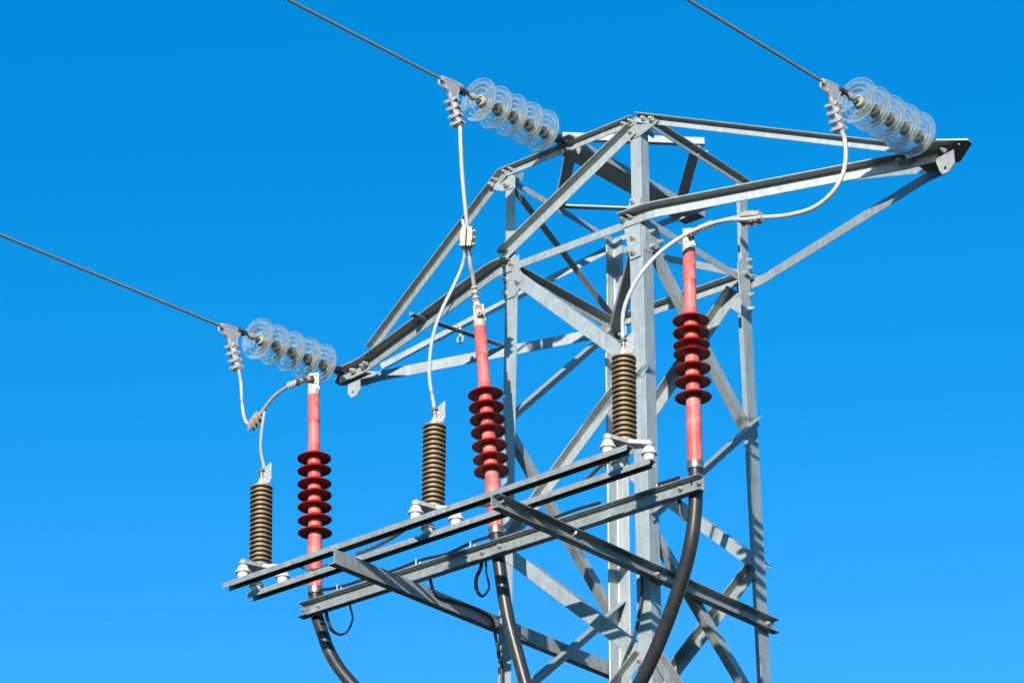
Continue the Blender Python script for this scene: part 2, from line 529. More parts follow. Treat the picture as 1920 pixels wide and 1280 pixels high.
# ---- body lattice
member('FL', (-0.435,-0.502,-0.132), (0.493,-0.513,-0.994), 0.082, 'up', -2, name='diagonal_brace')
member('FL', (0.505,-0.512,-0.927), (-0.503,-0.524,-1.811), 0.056, 'up', 1, name='diagonal_brace')
member('FL', (-0.496,-0.524,-1.813), (0.473,-0.535,-2.659), 0.076, 'up', -2, name='diagonal_brace')
member('FL', (0.499,-0.535,-2.635), (-0.537,-0.546,-3.471), 0.056, 'up', 1, name='diagonal_brace')
member('FR', (0.502,-0.409,-0.143), (0.513,0.438,-0.998), 0.052, 'down', -1, name='diagonal_brace')
member('FR', (0.513,0.517,-0.949), (0.524,-0.498,-1.848), 0.052, 'up', 1, name='diagonal_brace')
member('FR', (0.525,-0.481,-1.880), (0.535,0.431,-2.669), 0.052, 'down', -1, name='diagonal_brace')
member('LB', (-0.513,-0.478,-0.985), (-0.501,0.489,-0.071), 0.050, 'up', -1, name='diagonal_brace')
member('LB', (-0.513,-0.455,-1.003), (-0.524,0.478,-1.842), 0.052, 'down', 1, name='diagonal_brace')
member('LB', (-0.523,0.586,-1.775), (-0.536,-0.546,-2.739), 0.056, 'up', -1, name='diagonal_brace')
member('RB', (0.437,0.501,-0.106), (-0.505,0.513,-0.978), 0.066, 'up', -1, name='diagonal_brace')
member('RB', (-0.508,0.512,-0.944), (0.466,0.524,-1.823), 0.070, 'up', 1, name='diagonal_brace')
member('RB', (0.491,0.524,-1.833), (-0.527,0.535,-2.662), 0.066, 'up', -1, name='diagonal_brace')
# the same lattice goes on below the frame, down to the ground
def corner(k, z):
    sx, sy = CORN[k]; s = .5+TP*(-z); return V((sx*s, sy*s, z))
ends = {'FL': ('front', 'left'), 'FR': ('front', 'right'), 'LB': ('left', 'back'), 'RB': ('right', 'back')}
for face, (a, b) in ends.items():
    z = {'FL': -3.45, 'FR': -2.66, 'LB': -2.62, 'RB': -2.66}[face]
    side = {'FL': 1, 'FR': 1, 'LB': 0, 'RB': 1}[face]
    while z > GZ+.9:
        z2 = max(z-.86, GZ+.3)
        p, q = (corner(a, z), corner(b, z2)) if side else (corner(b, z), corner(a, z2))
        member(face, p, q, 0.055, 'up', 1 if side else -1, name='diagonal_brace')
        z = z2; side = 1-side
# ---- plan bracing: horizontal bars seen from below
def plan_bar(p, q, w=0.05, flip=1, h=0.045, name='plan_brace'):
    p, q = V(p), V(q); d = (q-p).normalized(); s = d.cross(V((0, 0, 1)))*flip
    return angle_bar(name, p-s*w/2, q-s*w/2, s, (0, 0, 1), w, h, 0.005, tower)
zt = 0.640
plan_bar((-0.035, -0.535, zt+.01), (0.545, 0.045, zt+.01), 0.035, 1, 0.060)
plan_bar((-0.53, -0.03, zt-.06), (0.03, 0.53, zt-.06), 0.04, 1, 0.030)
plan_bar((0.0, -0.50, zt-.052), (-0.50, 0.0, zt-.052), 0.062)
plan_bar((0.50, 0.0, zt-.052), (0.0, 0.50, zt-.052), 0.062, -1)
plan_bar((0.45, -0.45, -0.09), (-0.45, 0.45, -0.09), 0.075)
channel('top_beam', (-0.075, -0.505, 0.578), (-0.075, 0.66, 0.578), (1, 0, 0), (0, 0, 1), 0.15, 0.045, 0.006, tower)
plate('hanger_plate', [(-.055, -.600, .60), (.060, -.600, .60), (.075, -.48, .60), (-.075, -.48, .60)], (0, 0, 1), .010, 0.026, STEEL, tower)
# ---- crossarms: two bent lower chords, two upper ties, tip plates
def bent(name, pts, side, w, parent=tower, t=0.007):
    """angle chord: vertical flange hangs from the heel line, flat flange on top towards side; pts are along the lower edge"""
    P = [V(p)+V((0, 0, w)) for p in pts]
    fr = []
    for i in range(len(P)):
        d = ((P[min(i+1, len(P)-1)]-P[i]).normalized() + (P[i]-P[max(i-1, 0)]).normalized()).normalized()
        n2 = ortho(side, d); n2 = (n2-V((0, 0, 1))*n2.z).normalized()
        fr.append((V((0, 0, -1)), n2))
    return obj(name, sweep(P, fr, lprof(w, w, t)), STEEL, parent)
def arc3(a, b, c, r=0.5):
    a, b, c = V(a), V(b), V(c)
    p, q = b+(a-b).normalized()*r, b+(c-b).normalized()*r
    return [a]+[(p*(1-t)**2+b*2*t*(1-t)+q*t*t) for t in (0, .25, .5, .75, 1)]+[c]
zb = -0.055
f_ = -0.516
bent('crossarm_chord', arc3((.385, f_, -.047), (.575, f_, -.048), (2.02, -.085, zb), .05) + [V((2.195, -.055, zb))], (0, -1, 0), .070)
bent('crossarm_chord', [V((-.44, f_, -.052))] + arc3((-.50, f_, -.053), (-.545, f_, -.056), (-1.95, -.060, -.070), .035)[1:] + [V((-2.02, -.050, -.072)), V((-2.225, -.03, -.075))], (0, -1, 0), .072)
bent('crossarm_chord', arc3((.43, .520, zb-.02), (.57, .520, zb-.02), (2.02, .085, zb-.01), .05) + [V((2.15, .07, zb-.01))], (0, 1, 0), .060)
bent('crossarm_chord', arc3((-.42, .486, -.075), (-.57, .486, -.075), (-2.0, .08, -.08), .05) + [V((-2.18, .06, -.08))], (0, 1, 0), .068)
angle_bar('crossarm_tie', (.50, -.518, .632), (2.03, -.135, .062), (0, -.0, -1), (0, -1, .1), .046, .046, .005, tower)
angle_bar('crossarm_tie', (-.485, -.518, .615), (-1.89, -.115, .040), (0, 0, -1), (0, -1, .1), .046, .050, .005, tower)
angle_bar('crossarm_tie', (.50, .510, .60), (2.03, .135, .055), (0, 0, -1), (0, 1, .1), .042, .042, .005, tower)
angle_bar('crossarm_tie', (-.49, .492, .53), (-1.99, .07, .030), (0, 0, -1), (0, 1, .1), .050, .045, .005, tower)
# tip plates: a six-sided plate lying on the chord ends and an eye plate hanging below
def tip(sx, x0, z0):
    X = lambda a: x0 + sx*a
    pl = [(X(-.17), -.10, z0), (X(.13), -.14, z0), (X(.215), -.085, z0), (X(.215), .03, z0), (X(.10), .115, z0), (X(-.17), .13, z0)]
    plate('tip_plate', pl, (0, 0, 1), .010, 0.002, STEEL, tower, holes=[(X(.185), -.05, z0)], hr=.010)
R_T = V((2.16, 0, .020)); L_T = V((-2.14, 0, .004))
plate('tip_plate', [(2.02, -.10, -.004), (2.10, -.170, -.004), (2.262, -.182, -.004), (2.394, -.075, -.004), (2.390, -.028, -.004), (2.225, .105, -.004), (2.02, .10, -.004)], (0, 0, 1), .010, 0, STEEL, tower, holes=[(2.33, -.065, -.004)], hr=.010)
plate('tip_plate', [(-2.156,-0.092,-0.012), (-2.116,-0.005,-0.012), (-2.029,0.111,-0.012), (-2.201,0.194,-0.012), (-2.296,0.113,-0.012), (-2.336,0.089,-0.012), (-2.326,0.024,-0.012)], (0, 0, 1), .010, 0, STEEL, tower)
plate('eye_plate', [(2.187,-0.078,-0.054), (2.306,-0.078,-0.036), (2.307,-0.078,-0.118), (2.271,-0.078,-0.157), (2.229,-0.078,-0.159), (2.213,-0.078,-0.134)], (0, -1, 0), .010, 0.0, STEEL, tower, holes=[(2.248,-0.078,-0.127)], hr=.011)
plate('eye_plate', [(-2.141,-0.048,-0.112), (-2.040,-0.048,-0.106), (-2.035,-0.048,-0.172), (-2.069,-0.048,-0.208), (-2.104,-0.048,-0.208), (-2.135,-0.048,-0.174)], (0, -1, 0), .010, 0.0, STEEL, tower, holes=[(-2.094,-0.048,-0.176)], hr=.010)
plate('eye_plate', [(2.087,0.060,0.012), (2.182,0.060,0.019), (2.167,0.060,-0.051), (2.122,0.060,-0.049)], (0, -1, 0), .010, 0.0, STEEL, tower)
# cross member in the left crossarm carrying an eye bolt
cm = angle_bar('cross_member', (-1.345, -.385, -.012), (-1.215, .335, -.012), (1, -.15, 0), (0, 0, 1), .045, .028, .004, tower)
mb = tube([(-1.262+.022*math.cos(a), -.02+.0*math.sin(a), -.060+.024*math.sin(a)) for a in [k*math.pi/8 for k in range(17)]], .006, 8, smooth_path=False)
tube([(-1.262, -.02, -.036), (-1.262, -.02, .045)], .007, 8, mb, smooth_path=False)
lathe([(.014, 0), (.014, .012)], 6, mb, Matrix.Translation((-1.262, -.02, .020)))
obj('eye_bolt', mb, WARMST, tower)
# ---- gusset plates (they lie between leg and brace) and their nuts
def gus(face, pts, holes=(), off=0.0006, t=0.006):
    return plate('gusset_plate', pts, FN[face], t, off, STEEL, tower)
g1 = gus('FL', [(0.422,-0.500,0.574), (0.469,-0.500,0.636), (0.531,-0.500,0.625), (0.636,-0.500,0.557), (0.613,-0.500,0.542), (0.509,-0.500,0.506), (0.459,-0.500,0.503)])
g2 = gus('FR', [(0.500,-0.471,0.631), (0.500,-0.373,0.623), (0.500,-0.381,0.537), (0.500,-0.468,0.543)])
g3 = gus('FL', [(-0.589,-0.500,0.528), (-0.515,-0.500,0.493), (-0.442,-0.500,0.493), (-0.438,-0.500,0.610), (-0.507,-0.500,0.626), (-0.572,-0.500,0.593)])
g4 = gus('FL', [(-0.508,-0.500,-0.003), (-0.392,-0.500,0.042), (-0.388,-0.501,-0.051), (-0.343,-0.502,-0.130), (-0.426,-0.503,-0.216), (-0.506,-0.503,-0.212)], off=.0066)
g5 = gus('FL', [(0.435,-0.500,0.125), (0.500,-0.500,0.117), (0.495,-0.503,-0.249), (0.422,-0.503,-0.253), (0.383,-0.501,-0.046), (0.403,-0.500,0.055)], off=.0086)
g6 = gus('FR', [(0.500,-0.485,-0.018), (0.500,-0.369,-0.014), (0.501,-0.347,-0.059), (0.502,-0.330,-0.117), (0.503,-0.426,-0.206), (0.503,-0.488,-0.203)])
g7 = gus('FR', [(0.500,0.384,0.040), (0.500,0.449,0.105), (0.500,0.499,0.083), (0.503,0.494,-0.248), (0.504,0.425,-0.287), (0.502,0.393,-0.148)])
g8 = gus('LB', [(-0.501,0.358,-0.072), (-0.500,0.479,0.013), (-0.502,0.488,-0.151), (-0.502,0.388,-0.179)], off=-.017)
g9 = gus('LB', [(-0.500,-0.436,0.607), (-0.500,-0.358,0.666), (-0.500,-0.359,0.617), (-0.500,-0.431,0.564)], off=-.017)
g10 = gus('RB', [(0.343,0.502,-0.151), (0.414,0.501,-0.109), (0.458,0.502,-0.153), (0.450,0.503,-0.242)], off=-.016)
for gp, face, off, pts in [
    (g1, 'FL', .014, [(0.399,-0.500,0.611), (0.449,-0.500,0.613), (0.542,-0.500,0.597), (0.595,-0.500,0.575), (0.448,-0.500,0.541)]),
    (g3, 'FL', .014, [(-0.564,-0.500,0.583), (-0.593,-0.500,0.557), (-0.487,-0.500,0.606), (-0.438,-0.500,0.607), (-0.479,-0.500,0.519)]),
    (g4, 'FL', .014, [(-0.494,-0.500,0.068), (-0.488,-0.500,-0.009), (-0.440,-0.500,-0.007), (-0.483,-0.501,-0.093), (-0.395,-0.502,-0.131), (-0.483,-0.502,-0.182)]),
    (g5, 'FL', .015, [(0.454,-0.500,0.099), (0.449,-0.502,-0.124), (0.448,-0.503,-0.218)]),
    (g5, 'FL', .026, [(0.395,-0.500,0.004), (0.442,-0.500,0.005)]),
    (g6, 'FR', .007, [(0.501,-0.434,-0.072), (0.502,-0.434,-0.166), (0.502,-0.359,-0.114)]),
    (g7, 'FR', .007, [(0.500,0.484,0.087), (0.500,0.486,0.037), (0.500,0.438,-0.012), (0.500,0.484,-0.016), (0.502,0.486,-0.135), (0.503,0.485,-0.224)]),
    (g8, 'LB', -.022, [])]:
    for q in pts:
        b = bolt(q, FN[face], None, off=off)
        mw = b.matrix_basis.copy()
        b.parent = gp
        b.matrix_parent_inverse = (Matrix.Translation(tower.location) @ gp.matrix_basis).inverted()
for q in [(0.500,0.426,0.593), (0.500,0.467,0.592), (0.500,0.004,0.627), (0.500,0.075,0.624)]: bolt(q, (1, 0, 0), tower, off=.013)
for q in [(0.466,-0.535,-2.634), (0.460,-0.512,-0.923)]: bolt(q, (0, -1, 0), tower, off=.007)
for q in [(-0.500,0.516,0.515), (-0.501,0.413,-0.042), (-0.500,0.479,-0.036)]: bolt(q, (1, 0, 0), tower, off=-.010)
for q in [(0.363,0.502,-0.137), (-0.540,0.528,-2.154)]: bolt(q, (0, -1, 0), tower, off=-.010)
for q in [(2.04, -.112, -.015), (1.985, -.128, -.015), (2.25, -.09, -.02), (-1.88, -.118, .005), (-1.93, -.105, .005), (-1.97, -.078, -.03), (-2.00, -.070, -.035), (-2.09, -.062, -.035)]:
    bolt(q, (0, -1, 0), tower)
for q in [(-.03, -.55, .576), (.05, -.50, .576)]:
    bolt(q, (0, 0, -1), tower)
# small step pegs and threaded ends on the right leg
for z, s in ((-1.80, 1), (0.0, -1)):
    mb = tube([(.52, .51, z), (.535, .555, z-.003)], .005, 8, smooth_path=False)
    obj('step_peg', mb, WARMST, tower)
mb = box((.47, .10, .655), (.012, .03, .05)); obj('angle_clip', mb, STEEL, tower)
mb = MB(); lathe([(.012, 0), (.014, .002), (.010, .0035)], 10, mb, Matrix.Translation(V((1.325,0.285,-0.013))+V((.01,-.004,0))) @ V((.3, -.95, 0)).to_track_quat('Z', 'Y').to_matrix().to_4x4())
# ---- cable platform: two channel arms carrying three cross beams
ZT = -2.113
channel('platform_arm', (.532, -1.838, ZT+.001), (.532, .566, ZT-.003), (0, 0, -1), (1, 0, 0), .078, .048, .006, tower, STEEL2)
channel('platform_arm', (-.533, -1.855, ZT-.025), (-.540, .560, ZT-.018), (0, 0, -1), (-1, 0, 0), .080, .048, .006, tower, STEEL2)
H = 0.031
TL, TR = -.006, .013      # the beams rise a little to the right
channel('platform_beam', (-1.425, -1.788, ZT+H+TL), (1.400, -1.818, ZT+H+TR), (0, 1, 0), (0, 0, -1), .056, H, .004, tower, STEEL2)
channel('platform_beam', (-1.435, -1.592, ZT+H+TL), (1.378, -1.607, ZT+H+TR), (0, 1, 0), (0, 0, -1), .056, H, .004, tower, STEEL2)
channel('platform_beam', (-1.418, -1.150, ZT+TL), (1.368, -1.140, ZT+TR), (0, 0, 1), (0, -1, 0), .086, .048, .006, tower, STEEL2)
for x, y in [(569, 1144), (599, 1135.5), (904.5, 1035), (937, 1023), (1275.6, 915), (1310, 904.6)]:
    pass
for q in [(-1.414,-1.158,-2.068), (-1.293,-1.158,-2.071), (-0.109,-1.158,-2.058), (0.013,-1.158,-2.053), (1.225,-1.158,-2.050), (1.344,-1.158,-2.051)]:
    bolt(q, (0, -1, 0), tower, BOLTS)
for q in [(-1.226,-1.158,-2.036), (-0.284,-1.158,-2.019), (0.254,-1.158,-2.022), (0.690,-1.158,-2.019), (1.148,-1.158,-2.017)]:
    bolt(q, (0, -1, 0), tower, BOLTR)
for y in (-1.77, -1.58, -1.19, -.49, -.40, .50):
    bolt((.541, y, ZT-.035 if y > -1.1 else ZT-.018), (1, 0, 0), tower, BOLTS)
bolt((.56, -1.19, ZT-.006), (0, 0, -1), tower, BOLTS)

# ================================================================== INSULATOR STRINGS
glass_prof = [(.038, .020), (.058, .0165), (.085, .0095), (.108, .001), (.119, -.006), (.1235, -.011), (.1275, -.0150), (.1285, -.0195), (.1265, -.0235), (.1230, -.0235), (.1205, -.0195),
              (.117, -.0130), (.109, -.0080), (.1010, -.0060), (.0985, -.0210), (.0960, -.0245), (.0930, -.0210), (.0905, -.0020), (.082, .0010), (.0745, .0030),
              (.0720, -.0180), (.0695, -.0215), (.0665, -.0180), (.0640, .0055), (.056, .0085), (.045, .0095), (.038, .0095), (.037, .0160)]
cap_prof = [(.039, .0165), (.041, .022), (.0405, .040), (.037, .054), (.031, .062), (.024, .066), (.024, .082), (.018, .086)]
pin_prof = [(.006, .020), (.009, .010), (.0090, -.040), (.0135, -.043), (.0135, -.052), (.006, -.055)]
cem_prof = [(.0295, .013), (.0310, .004), (.0310, -.010), (.0295, -.0125), (.0235, -.0125), (.0220, -.010), (.0235, -.003), (.010, -.003)]
GM = mesh_of(lathe(glass_prof, 56, closed=True), 'glass_disc', GLASS, 60)
CM = mesh_of(lathe(list(reversed(cap_prof)), 28), 'metal_cap', CAPM)
PM = mesh_of(lathe(pin_prof, 16), 'pin', CAPM)
EM = mesh_of(lathe(cem_prof, 28), 'cement_ring', CEMENT)

def make_string():
    root = thing('insulator_string', '', 'insulator', (0, 0, 0), 'glass insulator strings holding the line wires')
    for k in range(5):
        d = bpy.data.objects.new('glass_disc', GM)
        d.rotation_euler = (R(-90), 0, 0)      # cap side towards the tower
        d.location = (0, -(.14+.137*k), 0)
        link(d, root)
        for nm, me in (('metal_cap', CM), ('pin', PM), ('cement_ring', EM)):
            c = bpy.data.objects.new(nm, me); link(c, d)
    # shackle at the tower end
    mb = tube([(.018, .035, -.010), (.020, -.005, -.002), (.012, -.040, 0), (-.012, -.040, 0), (-.020, -.005, -.002), (-.018, .035, -.010)], .0085, 10)
    tube([(-.034, .030, -.010), (.034, .030, -.010)], .009, 10, mb, smooth_path=False)
    obj('shackle', mb, DARKST, root)
    mb = lathe([(.010, 0), (.013, .004), (.013, .032), (.010, .036)], 12, M=Matrix.Translation((0, -.030, 0)) @ Matrix.Rotation(R(90), 4, 'X'))
    lathe([(.016, 0), (.016, .012)], 6, mb, Matrix.Translation((0, -.0, .018)))
    lathe([(.008, 0), (.008, .06)], 8, mb, Matrix.Translation((0, -.0, -.030)))
    obj('ball_eye', mb, DARKST, root)
    # socket and link at the line end
    mb = lathe([(.014, 0), (.0195, .006), (.020, .030), (.014, .042), (.010, .050), (.010, .095), (.014, .100), (.014, .112), (.010, .116)], 16,
               M=Matrix.Translation((0, -.735, 0)) @ Matrix.Rotation(R(90), 4, 'X'))
    obj('socket_eye', mb, WARMST, root)
    mb = MB()
    for s in (-1, 1): box((s*.013, -.850, .0), (.007, .075, .026), mb)
    tube([(-.030, -.868, 0), (.030, -.868, 0)], .007, 8, mb, smooth_path=False)
    tube([(-.024, -.826, 0), (.024, -.826, 0)], .007, 8, mb, smooth_path=False)
    obj('clevis', mb, DARKST, root)
    return root

s0 = make_string()
strings = [((-2.14, -.138, -.050), -.044, 'glass disc insulator string at the tip of the left lower crossarm'),
           ((0, -.612, .610), -.048, 'glass disc insulator string fixed at the tower top between the two arms'),
           ((2.16, -.064, .058), -.034, 'glass disc insulator string at the tip of the right crossarm')]
for i, (loc, tilt, lab) in enumerate(strings):
    s = s0 if i == 0 else dup(s0)
    s.location = loc; s.rotation_euler = (-tilt*1.0, 0, 0)
    s['label'] = lab

# ================================================================== DEAD-END CLAMPS (built about the joint with the string)
JX = [(-2.14, -1.000, -.083), (0, -1.482, .599), (2.16, -.926, .040)]
J1 = V(JX[1])
def make_clamp():
    root = thing('dead_end_clamp', '', 'line clamp', J1, 'aluminium clamps gripping the line wires')
    body = [(0.000,-1.630,0.581), (0.000,-1.612,0.595), (0.000,-1.491,0.606), (0.000,-1.454,0.597), (0.000,-1.481,0.569), (0.000,-1.499,0.541), (0.000,-1.504,0.503), (0.000,-1.557,0.480), (0.000,-1.571,0.512), (0.000,-1.594,0.529), (0.000,-1.616,0.556), (0.000,-1.639,0.564)]
    o = plate('clamp_body', body, (1, 0, 0), .022, -.011, ALU, root)
    mb = tube([(0.000,-1.634,0.579), (0.000,-1.554,0.593), (0.000,-1.464,0.597)], .014, 12)
    tube([(0.000,-1.630,0.581), (0.000,-1.652,0.558), (0.000,-1.652,0.538), (0.000,-1.629,0.527), (0.000,-1.598,0.534), (0.000,-1.585,0.546)], .0058, 10, mb)
    tube([(0.000,-1.482,0.606), (0.000,-1.486,0.577), (0.000,-1.504,0.543), (0.000,-1.508,0.508), (0.000,-1.494,0.473), (-0.000,-1.476,0.417), (-0.000,-1.458,0.367)], .013, 12, mb)
    tube([(0.000,-1.589,0.534), (0.000,-1.567,0.517), (0.000,-1.553,0.489), (0.000,-1.535,0.456), (0.000,-1.512,0.402), (0.000,-1.485,0.356)], .011, 12, mb)
    tube([(0.000,-1.531,0.498), (-0.000,-1.521,0.462), (0.000,-1.499,0.408), (0.000,-1.476,0.353)], .020, 12, mb)
    obj('clamp_shell', mb, ALU, root)
    for q in [(0.000,-1.530,0.478), (0.000,-1.514,0.438), (0.000,-1.498,0.396), (0.000,-1.483,0.357)]:
        q = V(q)
        mb = tube([q+V((-.024, 0, 0)), q+V((.020, 0, 0))], .0165, 14, smooth_path=False)
        box(q, (.040, .046, .018), mb)
        for s in (-.013, .013):
            tube([q+V((-.058, s, .004)), q+V((.030, s, .004))], .0055, 8, mb, smooth_path=False)
            lathe([(.0125, 0), (.0125, .012)], 6, mb, Matrix.Translation(q+V((-.044, s, .004))) @ Matrix.Rotation(R(90), 4, 'Y'))
        obj('saddle', mb, ALU, root)
    mb = tube([(0.000,-1.480,0.365), (0.000,-1.471,0.335)], .0125, 12, smooth_path=False)
    obj('ferrule', mb, CREAM, root)
    return root
c0 = make_clamp()
NECK = V((0.000,-1.476,0.343)) - J1
labs = ['silver dead end clamp on the lowest line wire, farthest left', 'silver dead end clamp on the middle line wire near the tower top', 'silver dead end clamp on the right hand line wire by the long crossarm']
for k in (1, 0, 2):
    c = c0 if k == 1 else dup(c0)
    c.location = JX[k]; c['label'] = labs[k]
NK = [V(j)+NECK for j in JX]

# ================================================================== LINE WIRES
WOFF = V((0.000,-1.630,0.574)) - J1
wl = [[(-2.140,-2.898,-0.171), (-2.140,-4.395,-0.271)], [(0.000,-2.865,0.533), (0.000,-3.806,0.403)], [(2.160,-2.226,-0.001), (2.160,-3.431,-0.097)]]
wlab = ['stranded grey line wire running up and out at the left edge', 'stranded grey line wire rising from the middle clamp to the top edge', 'stranded grey line wire rising from the right clamp to the top edge']
for k in range(3):
    a = V(JX[k])+WOFF; b = V(wl[k][0])
    n = 60; P = []
    s1 = (b-a).z/(b-a).length
    for i in range(n+1):
        y = a.y + (b.y-a.y)*40*(i/n)**2
        t = (y-a.y)/(b.y-a.y)
        P.append(V((a.x, y, a.z+(b.z-a.z)*t + .0005*((y-a.y)**2 - (y-a.y)*(b.y-a.y)))))
    o = obj('line_wire', tube(P, .0085, 10, smooth_path=False), STRAND)
    tag(o, wlab[k], 'power line', 'line wires arriving at the tower')

# ================================================================== RED CABLE TERMINATIONS
shed_prof = [(.0378, .032), (.042, .021), (.056, .0115), (.082, .0035), (.0955, -.001), (.0975, -.0035), (.0960, -.0062), (.082, -.0030), (.056, .0015), (.042, .0020), (.0378, .0005)]
SM = mesh_of(lathe(shed_prof, 48, closed=True), 'shed', REDSHED, 50)
# fix: closed profile joins root points along the core
def termination(base, top, sheds, label, rough_low=True):
    base, top = V(base), V(top)
    ax = (top-base); Ln = ax.length; ax.normalize()
    root = thing('cable_termination', label, 'cable end', base, 'red cable terminations on the platform')
    root.rotation_mode = 'QUATERNION'
    root.rotation_quaternion = V((0, 0, 1)).rotation_difference(ax)
    L = [(s-base.z)/ax.z for s in sheds]          # heights of the sheds along the axis
    lo, hi = min(L), max(L)
    def part(name, mb, mt, label=None):
        o = bpy.data.objects.new(name, mesh_of(mb, name, mt)); link(o, root)
        if label: o['label'] = label
        return o
    part('collar', lathe([(.038, 0), (.043, .002), (.044, .005), (.044, .040), (.0415, .043)], 40), COLLAR)
    part('base_seal', lathe([(.031, -.045), (.036, -.040), (.037, -.002)], 32), BLACKT)
    part('housing', lathe([(.0385, .043), (.0400, .050), (.0400, .140), (.0408, .155), (.0390, .175), (.0390, .225), (.0412, .25), (.0415, .29), (.0398, .31), (.0385, lo-.03), (.0375, lo+.02), (.0375, hi-.02), (.0380, hi+.015),
                           (.0370, hi+.028), (.0355, hi+.05), (.0338, hi+.08)], 40), RED)
    for l in L:
        o = bpy.data.objects.new('shed', SM); o.location = (0, 0, l); o.rotation_euler = (R(random.uniform(-1.6, 1.6)), R(random.uniform(-1.6, 1.6)), random.random()*6); link(o, root)
    mid = hi + .08 + (Ln-hi-.08)*.46
    part('sleeve', lathe([(.0336, hi+.08), (.0330, hi+.085), (.0322, mid)], 40), REDT)
    part('upper_sleeve', lathe([(.0325, mid), (.0358, mid+.003), (.0358, mid+.010), (.0342, mid+.016), (.0336, Ln-.004), (.0325, Ln)], 40), RED)
    part('lug_barrel', lathe([(.0320, Ln), (.0345, Ln+.004), (.0345, Ln+.036), (.0330, Ln+.040), (.029, Ln+.042)], 32), CREAM)
    # flat palm with four holes, facing the camera side
    N = V((.50, -.86, 0)).normalized(); S = V((0, 0, 1)).cross(N)
    z0 = Ln+.036
    P = [V((0, 0, z0))+S*x+V((0, 0, y)) for x, y in [(-.029, 0), (.036, 0), (.036, .018), (.031, .018), (.031, .106), (-.027, .106)]]
    H = [V((0, 0, z0))+S*x+V((0, 0, y)) for x, y in [(-.013, .026), (.016, .040), (-.013, .070), (.016, .088)]]
    pl = plate('palm', P, N, .009, -.0045, CREAM, None, holes=H, hr=.0055)
    pl.parent = root
    return root, base + ax*(Ln+.04), ax
B1 = V((-1.371,-1.110,-1.971)); T1 = V((-1.419,-1.110,-0.751))
B2 = V((-0.050,-1.110,-1.961)); T2 = V((-0.169,-1.110,-0.702))
B3 = V((1.289,-1.110,-1.951)); T3 = V((1.282,-1.110,-0.709))
t1, P1, _ = termination(B1, T1, [-1.139, -1.214, -1.296, -1.368, -1.44, -1.518, -1.596], 'upright red ribbed cable termination farthest left, under the lowest wire')
t2, P2, _ = termination(B2, T2, [-1.112, -1.192, -1.267, -1.341, -1.425, -1.505, -1.578], 'leaning red ribbed cable termination in front of the left tower leg')
t3, P3, _ = termination(B3, T3, [-1.102, -1.172, -1.242, -1.293, -1.378, -1.453, -1.54], 'red ribbed cable termination at the right end of the platform')

